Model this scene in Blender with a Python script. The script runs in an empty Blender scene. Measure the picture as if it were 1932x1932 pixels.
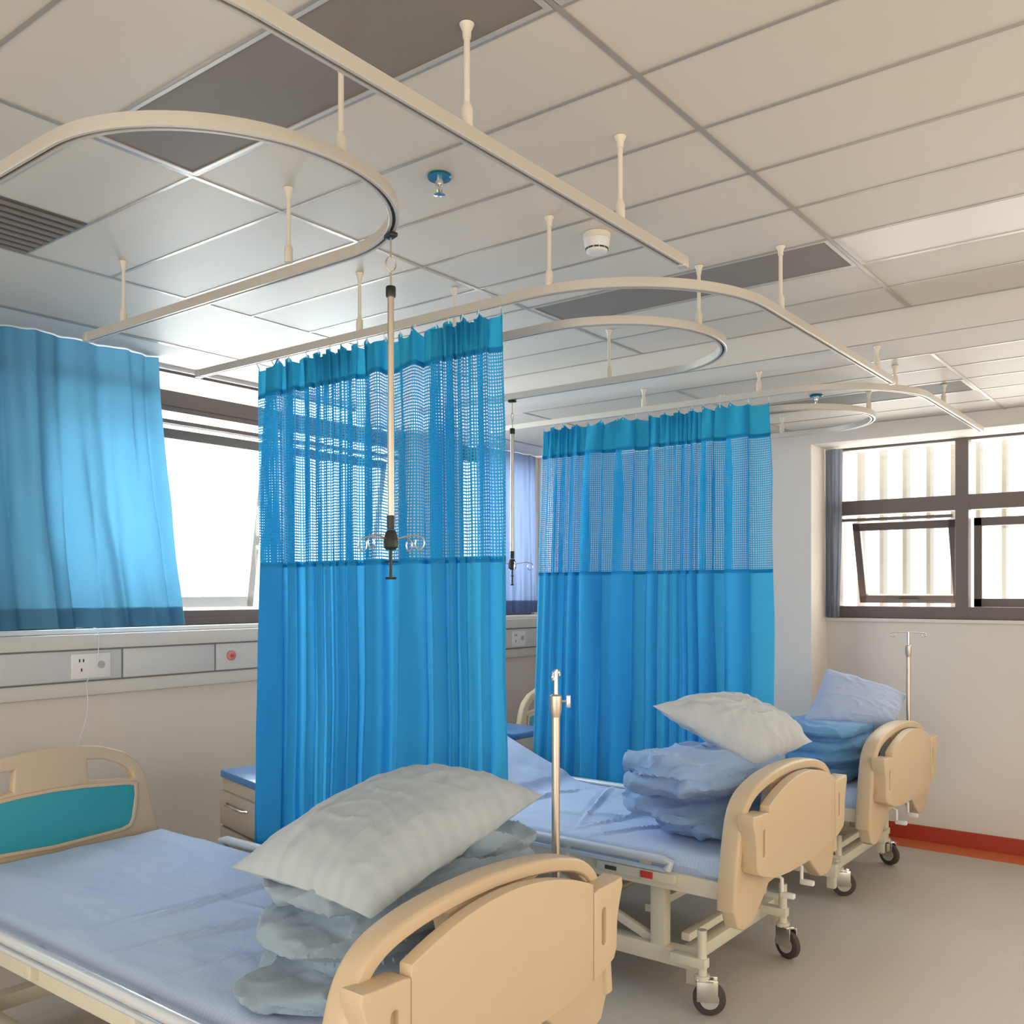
import bpy, bmesh, math, random
from mathutils import Vector, Matrix, noise
random.seed(7)
PI = math.pi
sc = bpy.context.scene
col = sc.collection

# ---------------------------------------------------------------- camera
YAW = 0.6588
HC = 1.5
cd = bpy.data.cameras.new('camera')
cam = bpy.data.objects.new('camera', cd)
col.objects.link(cam)
cam.location = (0, 0, HC)
cam.rotation_euler = (PI/2, 0, YAW - PI/2)
cd.sensor_fit = 'HORIZONTAL'
cd.sensor_width = 36.0
cd.lens = 1784.0/1932.0*36.0
cd.shift_x = 0.0
cd.shift_y = (1118-966)/1932.0
cd.clip_start = 0.05
sc.camera = cam

# ---------------------------------------------------------------- world, daylight, exposure
w = bpy.data.worlds.new('sky'); sc.world = w
w.use_nodes = True
bgn = w.node_tree.nodes['Background']
bgn.inputs[0].default_value = (0.93, 0.97, 1.0, 1)
bgn.inputs[1].default_value = 3.0

def area(name, loc, rot, sx, sy, power, color, portal=False):
    l = bpy.data.lights.new(name, 'AREA'); l.shape = 'RECTANGLE'
    l.size = sx; l.size_y = sy; l.energy = power; l.color = color
    o = bpy.data.objects.new(name, l); col.objects.link(o)
    o.location = loc; o.rotation_euler = rot
    if portal: l.cycles.is_portal = True
    return o
# portals lie in the window openings (they only guide sky light)
area('portal_head_window', (2.3, 4.45, 1.95), (-PI/2, 0, 0), 4.6, 1.4, 1, (1, 1, 1), True)
area('portal_head_window_far', (5.35, 4.45, 1.95), (-PI/2, 0, 0), 1.1, 1.4, 1, (1, 1, 1), True)
area('portal_end_window', (6.3, 0.4, 1.9), (0, PI/2, 0), 1.3, 3.6, 1, (1, 1, 1), True)
# unseen warm fill lights added behind the camera to lift the room
area('ward_fill', (1.8, -2.8, 1.35), (PI/2-0.12, 0, 0), 7.0, 2.2, 85, (1.0, 0.87, 0.72))
area('rear_fill', (-2.35, 0.6, 1.3), (PI/2, 0, -PI/2), 5.5, 2.2, 95, (1.0, 0.94, 0.86))  # added fill that softens contrast; no glazing stands here
# cool daylight entering through the head wall windows
area('far_window_daylight', (5.28, 4.55, 2.0), (-PI/2, 0, 0), 0.8, 1.2, 22, (0.95, 0.96, 1.0))
area('window_daylight', (3.35, 4.55, 2.0), (-PI/2, 0, 0), 2.4, 1.2, 105, (0.95, 0.96, 1.0))
area('end_window_daylight', (6.45, 0.4, 1.95), (0, PI/2, 0), 1.3, 3.4, 70, (1.0, 0.92, 0.82))

sc.view_settings.view_transform = 'Standard'
sc.view_settings.look = 'None'
sc.view_settings.gamma = 1.0
sc.view_settings.exposure = 0.15
sc.view_settings.use_curve_mapping = False
try:
    sc.cycles.max_bounces = 10
    sc.cycles.transparent_max_bounces = 24
    sc.cycles.sample_clamp_indirect = 6.0
    sc.cycles.caustics_reflective = False
    sc.cycles.caustics_refractive = False
    sc.cycles.use_denoising = True
except Exception:
    pass

# ---------------------------------------------------------------- materials
def mat(name, color, rough=0.6, metal=0.0, spec=0.5, var=0.0, vscale=6.0, bump=0.0, bscale=60.0, coat=0.0):
    m = bpy.data.materials.new(name); m.use_nodes = True
    nt = m.node_tree; b = nt.nodes['Principled BSDF']
    b.inputs['Base Color'].default_value = (*color, 1)
    b.inputs['Roughness'].default_value = rough
    b.inputs['Metallic'].default_value = metal
    b.inputs['Specular IOR Level'].default_value = spec
    if coat: b.inputs['Coat Weight'].default_value = coat
    tc = nt.nodes.new('ShaderNodeTexCoord')
    if var:
        n = nt.nodes.new('ShaderNodeTexNoise'); n.inputs['Scale'].default_value = vscale
        n.inputs['Detail'].default_value = 4
        nt.links.new(tc.outputs['Object'], n.inputs['Vector'])
        mx = nt.nodes.new('ShaderNodeMix'); mx.data_type = 'RGBA'
        mx.inputs['A'].default_value = (*[max(0, c*(1-var)) for c in color], 1)
        mx.inputs['B'].default_value = (*[min(1, c*(1+var)) for c in color], 1)
        nt.links.new(n.outputs['Fac'], mx.inputs['Factor'])
        nt.links.new(mx.outputs['Result'], b.inputs['Base Color'])
    if bump:
        n2 = nt.nodes.new('ShaderNodeTexNoise'); n2.inputs['Scale'].default_value = bscale
        n2.inputs['Detail'].default_value = 5
        nt.links.new(tc.outputs['Object'], n2.inputs['Vector'])
        bp = nt.nodes.new('ShaderNodeBump'); bp.inputs['Strength'].default_value = bump
        bp.inputs['Distance'].default_value = 0.01
        nt.links.new(n2.outputs['Fac'], bp.inputs['Height'])
        nt.links.new(bp.outputs['Normal'], b.inputs['Normal'])
    return m

def cloth_mat(name, color, transl=0.45, var=0.12, mesh=False, tcol=None, cell=0.012, thread=0.42):
    m = bpy.data.materials.new(name); m.use_nodes = True
    nt = m.node_tree; nt.nodes.clear(); N = nt.nodes.new; L = nt.links.new
    out = N('ShaderNodeOutputMaterial'); d = N('ShaderNodeBsdfDiffuse'); t = N('ShaderNodeBsdfTranslucent')
    tc = N('ShaderNodeTexCoord'); nz = N('ShaderNodeTexNoise'); nz.inputs['Scale'].default_value = 3.0
    L(tc.outputs['Object'], nz.inputs['Vector'])
    mx = N('ShaderNodeMix'); mx.data_type = 'RGBA'
    mx.inputs['A'].default_value = (*[c*(1-var) for c in color], 1)
    mx.inputs['B'].default_value = (*[min(1, c*(1+var)) for c in color], 1)
    L(nz.outputs['Fac'], mx.inputs['Factor']); L(mx.outputs['Result'], d.inputs['Color'])
    t.inputs['Color'].default_value = (*(tcol or color), 1)
    ms = N('ShaderNodeMixShader'); ms.inputs[0].default_value = transl
    L(d.outputs[0], ms.inputs[1]); L(t.outputs[0], ms.inputs[2])
    last = ms
    if mesh:
        uv = N('ShaderNodeUVMap'); uv.uv_map = 'UVMap'
        sx = N('ShaderNodeSeparateXYZ'); L(uv.outputs['UV'], sx.inputs[0])
        gs = []
        for ax in ('X', 'Y'):
            dv = N('ShaderNodeMath'); dv.operation = 'DIVIDE'; dv.inputs[1].default_value = cell
            L(sx.outputs[ax], dv.inputs[0])
            fr = N('ShaderNodeMath'); fr.operation = 'FRACT'; L(dv.outputs[0], fr.inputs[0])
            g = N('ShaderNodeMath'); g.operation = 'GREATER_THAN'; g.inputs[1].default_value = thread
            L(fr.outputs[0], g.inputs[0]); gs.append(g)
        mul = N('ShaderNodeMath'); mul.operation = 'MULTIPLY'
        L(gs[0].outputs[0], mul.inputs[0]); L(gs[1].outputs[0], mul.inputs[1])
        tr = N('ShaderNodeBsdfTransparent'); m2 = N('ShaderNodeMixShader')
        L(mul.outputs[0], m2.inputs[0]); L(ms.outputs[0], m2.inputs[1]); L(tr.outputs[0], m2.inputs[2])
        last = m2
    L(last.outputs[0], out.inputs['Surface'])
    return m

def glass_mat(name):
    m = bpy.data.materials.new(name); m.use_nodes = True
    nt = m.node_tree; nt.nodes.clear(); N = nt.nodes.new; L = nt.links.new
    out = N('ShaderNodeOutputMaterial'); tr = N('ShaderNodeBsdfTransparent'); gl = N('ShaderNodeBsdfGlossy')
    tr.inputs[0].default_value = (0.96, 0.98, 0.98, 1); gl.inputs['Roughness'].default_value = 0.02
    ms = N('ShaderNodeMixShader'); ms.inputs[0].default_value = 0.06
    L(tr.outputs[0], ms.inputs[1]); L(gl.outputs[0], ms.inputs[2]); L(ms.outputs[0], out.inputs['Surface'])
    return m

def fabric_mat(name, color, stripe=0.0, sscale=60.0, plaid=False, rough=0.85, var=0.08):
    m = mat(name, color, rough=rough, spec=0.2)
    nt = m.node_tree; N = nt.nodes.new; L = nt.links.new; b = nt.nodes['Principled BSDF']
    b.inputs['Sheen Weight'].default_value = 0.2
    tc = N('ShaderNodeTexCoord')
    nz = N('ShaderNodeTexNoise'); nz.inputs['Scale'].default_value = 5; nz.inputs['Detail'].default_value = 3
    L(tc.outputs['Object'], nz.inputs['Vector'])
    mx = N('ShaderNodeMix'); mx.data_type = 'RGBA'
    mx.inputs['A'].default_value = (*[c*(1-var) for c in color], 1)
    mx.inputs['B'].default_value = (*[min(1, c*(1+var)) for c in color], 1)
    L(nz.outputs['Fac'], mx.inputs['Factor'])
    res = mx.outputs['Result']
    if stripe:
        wv = N('ShaderNodeTexWave'); wv.bands_direction = 'Y'
        wv.inputs['Scale'].default_value = sscale/10; wv.inputs['Distortion'].default_value = 0.0
        L(tc.outputs['Object'], wv.inputs['Vector'])
        m2 = N('ShaderNodeMix'); m2.data_type = 'RGBA'; m2.blend_type = 'MULTIPLY'
        m2.inputs['B'].default_value = (1-stripe, 1-stripe*0.8, 1-stripe*0.5, 1)
        L(wv.outputs['Fac'], m2.inputs['Factor']); L(res, m2.inputs['A'])
        res = m2.outputs['Result']
        if plaid:
            w2 = N('ShaderNodeTexWave'); w2.bands_direction = 'X'
            w2.inputs['Scale'].default_value = sscale/10*0.8
            L(tc.outputs['Object'], w2.inputs['Vector'])
            m3 = N('ShaderNodeMix'); m3.data_type = 'RGBA'; m3.blend_type = 'MULTIPLY'
            m3.inputs['B'].default_value = (1-stripe, 1-stripe*0.9, 1-stripe*0.7, 1)
            L(w2.outputs['Fac'], m3.inputs['Factor']); L(res, m3.inputs['A'])
            res = m3.outputs['Result']
    L(res, b.inputs['Base Color'])
    n2 = N('ShaderNodeTexNoise'); n2.inputs['Scale'].default_value = 9; n2.inputs['Detail'].default_value = 6
    L(tc.outputs['Object'], n2.inputs['Vector'])
    bp = N('ShaderNodeBump'); bp.inputs['Strength'].default_value = 0.35; bp.inputs['Distance'].default_value = 0.02
    L(n2.outputs['Fac'], bp.inputs['Height']); L(bp.outputs['Normal'], b.inputs['Normal'])
    return m

M = {
    'wall': mat('wall_paint', (0.70, 0.66, 0.61), 0.75, var=0.03, vscale=2, bump=0.05, bscale=120),
    'tile': mat('ceiling_tile', (0.67, 0.625, 0.55), 0.50, var=0.03, vscale=3, spec=0.3),
    'tbar': mat('ceiling_bar', (0.40, 0.365, 0.32), 0.30, metal=0.2),
    'border': mat('ceiling_border', (0.70, 0.67, 0.62), 0.7, var=0.03),
    'floor': mat('vinyl_floor', (0.56, 0.525, 0.47), 0.45, var=0.05, vscale=30, spec=0.4),
    'skirt': mat('red_skirting', (0.40, 0.045, 0.018), 0.5),
    'strip': mat('orange_floor_border', (0.62, 0.16, 0.07), 0.45),
    'diff': mat('grey_diffuser', (0.25, 0.225, 0.205), 0.6, var=0.04, spec=0.2),
    'pale': mat('diffuser_painted_reflection', (0.80, 0.76, 0.72), 0.4),  # bright reflection painted in as a paler copy of the grey diffuser
    'alu': mat('rail_aluminium', (0.62, 0.58, 0.52), 0.38, metal=0.35, var=0.05),
    'slot': mat('rail_slot', (0.05, 0.05, 0.045), 0.6),
    'rod': mat('hanger_paint', (0.74, 0.68, 0.58), 0.5),
    'cream': mat('cream_plastic', (0.64, 0.50, 0.335), 0.42, var=0.04, vscale=4, spec=0.35),
    'frame': mat('cream_steel', (0.70, 0.66, 0.54), 0.4, var=0.03),
    'teal': mat('teal_panel', (0.04, 0.36, 0.42), 0.4),
    'railw': mat('rail_pale_steel', (0.66, 0.72, 0.78), 0.3, metal=0.2),
    'rubber': mat('dark_rubber', (0.06, 0.05, 0.045), 0.7),
    'grey': mat('grey_plastic', (0.45, 0.44, 0.42), 0.5),
    'chrome': mat('chrome', (0.72, 0.70, 0.66), 0.18, metal=1.0),
    'steel': mat('brushed_steel', (0.62, 0.56, 0.48), 0.3, metal=0.9),
    'black': mat('black_plastic', (0.012, 0.016, 0.012), 0.4),
    'red': mat('red_plastic', (0.65, 0.05, 0.04), 0.4),
    'pink': mat('pink_plastic', (0.62, 0.24, 0.22), 0.5),
    'white': mat('white_plastic', (0.78, 0.78, 0.78), 0.4),
    'winf': mat('brown_window_frame', (0.15, 0.12, 0.108), 0.45, var=0.05),
    'wins': mat('window_sash_painted_glare', (0.62, 0.60, 0.58), 0.35, metal=0.3),  # window glare painted into the sash colour; the metal itself is dark
    'glass': glass_mat('window_glass'),
    'fin': mat('outside_louvre', (0.46, 0.40, 0.33), 0.6),
    'blue': cloth_mat('curtain_blue', (0.05, 0.38, 0.68), 0.52, tcol=(0.08, 0.54, 0.90)),
    'bluet': cloth_mat('curtain_header_blue', (0.03, 0.30, 0.50), 0.45, tcol=(0.05, 0.50, 0.78)),
    'net': cloth_mat('curtain_net', (0.03, 0.34, 0.64), 0.5, mesh=True, tcol=(0.06, 0.52, 0.90), cell=0.0105, thread=0.47),
    'wcur': cloth_mat('window_curtain_blue', (0.10, 0.25, 0.38), 0.22, tcol=(0.12, 0.38, 0.58)),
    'wcur2': cloth_mat('window_curtain_grey', (0.16, 0.20, 0.31), 0.4, tcol=(0.20, 0.27, 0.44)),
    'wcur3': cloth_mat('window_curtain_slate', (0.22, 0.24, 0.29), 0.3, tcol=(0.26, 0.29, 0.36)),
    'sheet': fabric_mat('sheet_blue', (0.50, 0.62, 0.84), stripe=0.08, sscale=220, var=0.04),
    'quilt': fabric_mat('quilt_grey_blue', (0.29, 0.38, 0.47)),
    'quilt2': fabric_mat('quilt_blue', (0.28, 0.42, 0.67)),
    'quilt3': fabric_mat('quilt_bright_blue', (0.14, 0.36, 0.66)),
    'pil1': fabric_mat('pillow_grey_check', (0.47, 0.53, 0.57), stripe=0.06, sscale=64, plaid=True),
    'pil2': fabric_mat('pillow_grey', (0.52, 0.56, 0.60)),
    'pil3': fabric_mat('pillow_blue', (0.42, 0.52, 0.74)),
    'cabtop': mat('cabinet_blue_top', (0.05, 0.19, 0.45), 0.35),
    'cab': mat('cabinet_beige', (0.42, 0.37, 0.30), 0.5, var=0.04),
        'scut': mat('blue_metal', (0.02, 0.22, 0.38), 0.25, metal=0.7),
    'trunk': mat('trunking', (0.60, 0.62, 0.62), 0.45, var=0.02),
    'trunk2': mat('trunking_ledge', (0.66, 0.65, 0.60), 0.5),
    'seam': mat('trunking_seam', (0.22, 0.25, 0.26), 0.6),
    'vent': mat('vent_dark', (0.10, 0.10, 0.10), 0.6),
}

# ---------------------------------------------------------------- helpers
def tag(o, label=None, cat=None, group=None, kind=None):
    if label: o['label'] = label
    if cat: o['category'] = cat
    if group: o['group'] = group
    if kind: o['kind'] = kind
    return o

def empty(name, loc=(0, 0, 0), rz=0.0):
    o = bpy.data.objects.new(name, None); col.objects.link(o)
    o.location = loc; o.rotation_euler = (0, 0, rz); o.empty_display_size = 0.1
    return o

def link(name, me, m, parent=None, smooth=True, loc=None):
    o = bpy.data.objects.new(name, me); col.objects.link(o)
    if m is not None:
        me.materials.clear(); me.materials.append(m)
    if smooth:
        for p in me.polygons: p.use_smooth = True
        try: me.set_sharp_from_angle(angle=math.radians(38))
        except Exception: pass
    if parent is not None: o.parent = parent
    if loc is not None: o.location = loc
    return o

class MB:
    def __init__(s): s.bm = bmesh.new()
    def box(s, x0, x1, y0, y1, z0, z1, bev=0.0, rz=0.0, mtx=None, seg=2):
        c = Vector(((x0+x1)/2, (y0+y1)/2, (z0+z1)/2))
        b2 = bmesh.new(); bmesh.ops.create_cube(b2, size=1.0)
        bmesh.ops.scale(b2, vec=(abs(x1-x0), abs(y1-y0), abs(z1-z0)), verts=b2.verts)
        if bev: bmesh.ops.bevel(b2, geom=list(b2.edges), offset=bev, segments=seg, affect='EDGES', profile=0.5)
        bmesh.ops.transform(b2, matrix=Matrix.Translation(c) @ Matrix.Rotation(rz, 4, 'Z'), verts=b2.verts)
        if mtx is not None: bmesh.ops.transform(b2, matrix=mtx, verts=b2.verts)
        s._merge(b2); return s
    def _merge(s, b2):
        me = bpy.data.meshes.new('t'); b2.to_mesh(me); b2.free(); s.bm.from_mesh(me); bpy.data.meshes.remove(me)
    def tube(s, pts, r, n=12, cap=True, closed=False, rz=None):
        pts = [Vector(p) for p in pts]; rings = []; k = len(pts); up = None
        for i, p in enumerate(pts):
            if closed: d = (pts[(i+1) % k]-pts[i-1])
            else: d = pts[min(i+1, k-1)]-pts[max(i-1, 0)]
            d.normalize()
            if up is None:
                up = Vector((0, 0, 1)) if abs(d.z) < 0.9 else Vector((1, 0, 0))
            a = d.cross(up)
            if a.length < 1e-5: a = d.orthogonal()
            a.normalize(); b = a.cross(d).normalized(); up = b
            rr = r[i] if isinstance(r, (list, tuple)) else r
            rings.append([s.bm.verts.new(p + a*rr*math.cos(2*PI*j/n) + b*rr*math.sin(2*PI*j/n)) for j in range(n)])
        m_ = k if closed else k-1
        for i in range(m_):
            A, B = rings[i], rings[(i+1) % k]
            for j in range(n):
                s.bm.faces.new((A[j], A[(j+1) % n], B[(j+1) % n], B[j]))
        if cap and not closed:
            s.bm.faces.new(rings[0][::-1]); s.bm.faces.new(rings[-1])
        return s
    def cyl(s, p0, p1, r, n=20, r2=None):
        return s.tube([p0, p1], [r, r if r2 is None else r2], n)
    def lathe(s, prof, c=(0, 0, 0), n=28):
        c = Vector(c); rings = []
        for r, z in prof:
            rings.append([s.bm.verts.new(c + Vector((max(r, 1e-4)*math.cos(2*PI*j/n), max(r, 1e-4)*math.sin(2*PI*j/n), z))) for j in range(n)])
        for A, B in zip(rings[:-1], rings[1:]):
            for j in range(n): s.bm.faces.new((A[j], A[(j+1) % n], B[(j+1) % n], B[j]))
        s.bm.faces.new(rings[0][::-1]); s.bm.faces.new(rings[-1]); return s
    def sweep(s, path, prof, up=Vector((0, 0, 1)), cap=True):
        """prof: (a, b): a along sideways normal, b along up"""
        path = [Vector(p) for p in path]; k = len(path); rings = []
        for i, p in enumerate(path):
            d = (path[min(i+1, k-1)]-path[max(i-1, 0)]).normalized()
            nrm = d.cross(up).normalized()
            u2 = nrm.cross(d).normalized()
            rings.append([s.bm.verts.new(p + nrm*a + u2*b) for a, b in prof])
        n = len(prof)
        for A, B in zip(rings[:-1], rings[1:]):
            for j in range(n): s.bm.faces.new((A[j], A[(j+1) % n], B[(j+1) % n], B[j]))
        if cap: s.bm.faces.new(rings[0][::-1]); s.bm.faces.new(rings[-1])
        return s
    def plate(s, outline, y0, y1, holes=(), bev=0.0):
        """outline in (x,z), extruded along y; holes cut by triangle fill"""
        b2 = bmesh.new()
        es = []
        for loop in [outline]+list(holes):
            vs = [b2.verts.new((x, y0, z)) for x, z in loop]
            for i in range(len(vs)): es.append(b2.edges.new((vs[i], vs[(i+1) % len(vs)])))
        r = bmesh.ops.triangle_fill(b2, use_beauty=True, use_dissolve=False, edges=es)
        fs = [f for f in b2.faces]
        r = bmesh.ops.extrude_face_region(b2, geom=fs)
        vs = [v for v in r['geom'] if isinstance(v, bmesh.types.BMVert)]
        bmesh.ops.translate(b2, verts=vs, vec=(0, y1-y0, 0))
        bmesh.ops.recalc_face_normals(b2, faces=b2.faces)
        if bev:
            ed = [e for e in b2.edges if len(e.link_faces) == 2 and e.calc_face_angle(0) > 1.2
                  and abs(e.verts[0].co.y-e.verts[1].co.y) < 1e-5]
            bmesh.ops.bevel(b2, geom=ed, offset=bev, segments=3, affect='EDGES', profile=0.5, clamp_overlap=True)
        s._merge(b2); return s
    def build(s, name, m, parent=None, smooth=True, loc=None):
        bmesh.ops.recalc_face_normals(s.bm, faces=s.bm.faces)
        me = bpy.data.meshes.new(name); s.bm.to_mesh(me); s.bm.free()
        return link(name, me, m, parent, smooth, loc)

def arc(cx, cy, r, a0, a1, n, z):
    return [(cx+r*math.cos(a0+(a1-a0)*i/n), cy+r*math.sin(a0+(a1-a0)*i/n), z) for i in range(n+1)]

def rrect(x0, x1, z0, z1, r, n=5):
    P = []
    for cx, cz, a in ((x1-r, z1-r, 0), (x0+r, z1-r, PI/2), (x0+r, z0+r, PI), (x1-r, z0+r, 1.5*PI)):
        for i in range(n+1): P.append((cx+r*math.cos(a+PI/2*i/n), cz+r*math.sin(a+PI/2*i/n)))
    return P

def copy_tree(o, parent=None):
    c = o.copy(); col.objects.link(c)
    if parent is not None: c.parent = parent
    for ch in list(o.children): copy_tree(ch, c)
    return c

def struct(name, mb, m, parent=None, smooth=False):
    o = mb.build(name, m, parent, smooth)
    if parent is None: o['kind'] = 'structure'
    return o

# ---------------------------------------------------------------- room shell
XW, XC, YC, YH = 6.03, 5.75, 2.115, 4.20
Z1, Z2, XS = 2.622, 2.507, 3.90     # ceiling heights and where it steps down
struct('floor', MB().box(-2.5, XW+0.02, -3.0, YH+0.02, -0.1, 0.0), M['floor'])
# head wall with two window openings
WZ0, WZ1 = 1.335, 2.605
W1 = (0.25, 4.35); W2 = (4.86, 5.70)
mb = MB()
mb.box(-2.5, 6.3, YH, YH+0.25, 0, WZ0)
mb.box(-2.5, 6.3, YH, YH+0.25, WZ1, 2.9)
mb.box(-2.5, W1[0], YH, YH+0.25, WZ0, WZ1)
mb.box(W1[1], W2[0], YH, YH+0.25, WZ0, WZ1)
mb.box(W2[1], 6.3, YH, YH+0.25, WZ0, WZ1)
struct('wall_head', mb, M['wall'])
# end wall with window recess, the thicker part beside it
mb = MB()
EZ0, EZ1 = 1.34, 2.415
mb.box(XW, XW+0.25, -3.0, YC, 0, EZ0)
mb.box(XW, XW+0.25, -3.0, YC, EZ1, 2.9)
mb.box(XW, XW+0.25, -3.0, -1.4, EZ0, EZ1)
mb.box(XW, XW+0.25, YC, YH, 0, 2.9)
struct('wall_end', mb, M['wall'])
struct('trim_1', MB().box(XC, XW, YC, YH, 0, 2.9), M['wall'])
struct('trim_2', MB().box(XC, XW, -3.0, YC, EZ1, 2.9), M['wall'])
struct('wall_right', MB().box(-2.5, 6.3, -3.2, -3.0, 0, 2.9), M['wall'])
struct('wall_back', MB().box(-2.7, -2.5, -3.2, YH+0.25, 0, 2.9), M['wall'])
struct('baseboard_end', MB().box(XW-0.012, XW, -3.0, YC, 0, 0.095, bev=0.004), M['skirt'])
struct('baseboard_column', MB().box(XC-0.012, XC, YC-0.012, YH, 0, 0.095).box(XC-0.012, XW-0.012, YC-0.012, YC, 0, 0.095), M['skirt'])
struct('trim_3', MB().box(XW-0.20, XW-0.012, -3.0, YC-0.012, 0.0, 0.003), M['strip'])
struct('baseboard_head', MB().box(-2.5, XC-0.012, YH-0.012, YH, 0, 0.095), M['skirt'])
struct('trim_4', MB().box(-2.5, XC, YH-0.05, YH+0.02, WZ0-0.022, WZ0, bev=0.005), M['white'])
struct('trim_5', MB().box(XW-0.02, XW+0.02, -1.4, YC, EZ0-0.022, EZ0, bev=0.005), M['wall'])

# ceiling: tiles as long planks with shallow joints
YA, YB, YCC, YD = 1.039, 2.239, 3.19, 3.84
X0 = 1.787
mb = MB()
mb.box(-2.5, XS, -3.0, YH, Z1+0.012, Z1+0.1)
mb.box(XS, XC, -3.0, YH, Z2+0.012, Z2+0.45)
mb.box(XS, XS+0.012, -3.0, YH, Z2, Z1+0.02)
rows = [(-2.561, -1.361), (-1.361, -0.161), (-0.161, YA), (YA, YB), (YB, YCC)]
xs1 = [X0+0.3*k for k in range(-14, 8)]
PAN1 = {(-2, 3), (4, 3), (4, 2), (-2, 2)}
g = 0.004
def tiles(mb, xs, z, k0, skip, xend):
    for i in range(len(xs)-1):
        for r, (ya, yb) in enumerate(rows):
            if (k0+i, r) in skip: continue
            mb.box(xs[i]+g, xs[i+1]-g, ya+g*1.6, yb-g*1.6, z, z+0.013)
tiles(mb, xs1, Z1, -14, PAN1, XS)
mb.box(-2.4, X0+2.1-g, YCC+g*1.6, YD-0.014, Z1, Z1+0.013)
xs2 = [4.225+0.3*k for k in range(0, 6)]
PAN2 = {(2, 3)}
tiles(mb, xs2, Z2, 0, PAN2, XC)
mb.box(XS+0.35, XC, YCC+g*1.6, YD-0.014, Z2, Z2+0.013)
o = struct('ceiling', mb, M['tile'])
mb = MB()
mb.box(-2.5, XS+0.006, YD+0.014, YH, Z1, Z1+0.013)
mb.box(X0+2.1+g, XS+0.006, -3.0, YD+0.014, Z1, Z1+0.013)
mb.box(XS+0.006, 4.225-g, -3.0, YH, Z2, Z2+0.013)
mb.box(4.225-g, XC, YD+0.014, YH, Z2, Z2+0.013)
mb.box(XS-0.002, XS+0.006, -3.0, YH, Z2, Z1)
mb.box(5.725+g, XC, -3.0, YD, Z2, Z2+0.013)
struct('trim_6', mb, M['border'])
mb = MB()
for y in (-1.361, -0.161, YA, YB, YCC):
    mb.box(-2.4, X0+2.1, y-0.0075, y+0.0075, Z1-0.003, Z1+0.008)
    mb.box(4.225, XC, y-0.0075, y+0.0075, Z2-0.003, Z2+0.008)
mb.box(-2.4, X0+2.1, YD-0.016, YD+0.016, Z1-0.003, Z1+0.008)
mb.box(4.225, XC, YD-0.012, YD+0.012, Z2-0.003, Z2+0.008)
for x in xs1:
    mb.box(x-0.0055, x+0.0055, -2.5, YCC, Z1-0.0022, Z1+0.0078)
for x in xs2:
    mb.box(x-0.0055, x+0.0055, -2.5, YCC, Z2-0.0022, Z2+0.0078)
struct('trim_7', mb, M['tbar'])

# ---------------------------------------------------------------- ceiling lights
def ceiling_light(x, ya, yb, z, label, m, group=None):
    t = empty('ceiling_light', (x+0.15, (ya+yb)/2, z))
    tag(t, label, 'ceiling light', group)
    hx, hy = 0.15-g, (yb-ya)/2-g*1.6
    MB().box(-hx, hx, -hy, -hy+0.016, -0.003, 0.012).box(-hx, hx, hy-0.016, hy, -0.003, 0.012) \
        .box(-hx, -hx+0.01, -hy+0.016, hy-0.016, -0.003, 0.012).box(hx-0.01, hx, -hy+0.016, hy-0.016, -0.003, 0.012).build('frame', M['alu'], t, False)
    MB().box(-hx+0.01, hx-0.01, -hy+0.016, hy-0.016, 0.0, 0.01).build('diffuser', m, t, False)
ceiling_light(X0-0.6, YA, YB, Z1, 'dark grey unlit light panel above the rail loop of the nearest bed', M['diff'])
ceiling_light(X0-0.6, -0.161, YA, Z1, 'unlit light panel, bright reflection painted in, at the top edge, joining the dark panel over the nearest bed', M['pale'])
ceiling_light(X0+1.2, YA, YB, Z1, 'grey unlit light panel above the curtain rail bend of the middle bed', M['diff'])
ceiling_light(X0+1.2, -0.161, YA, Z1, 'unlit light panel, bright reflection painted in, at the right, end to end with the grey middle panel', M['pale'])
ceiling_light(4.825, YA, YB, Z2, 'small looking greyish light panel in the lower far ceiling', M['diff'])
t = empty('ceiling_vent', (1.337, 2.98, Z1)); tag(t, 'small dark ceiling vent at the left edge above the nearest bed', 'vent')
MB().box(-0.145, 0.145, -0.20, 0.20, -0.004, -0.001).build('backing', M['vent'], t, False)
mb = MB()
for i in range(9): mb.box(-0.14, 0.14, -0.185+i*0.045, -0.17+i*0.045, -0.010, -0.004)
mb.build('louvre', M['diff'], t, False)

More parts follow.
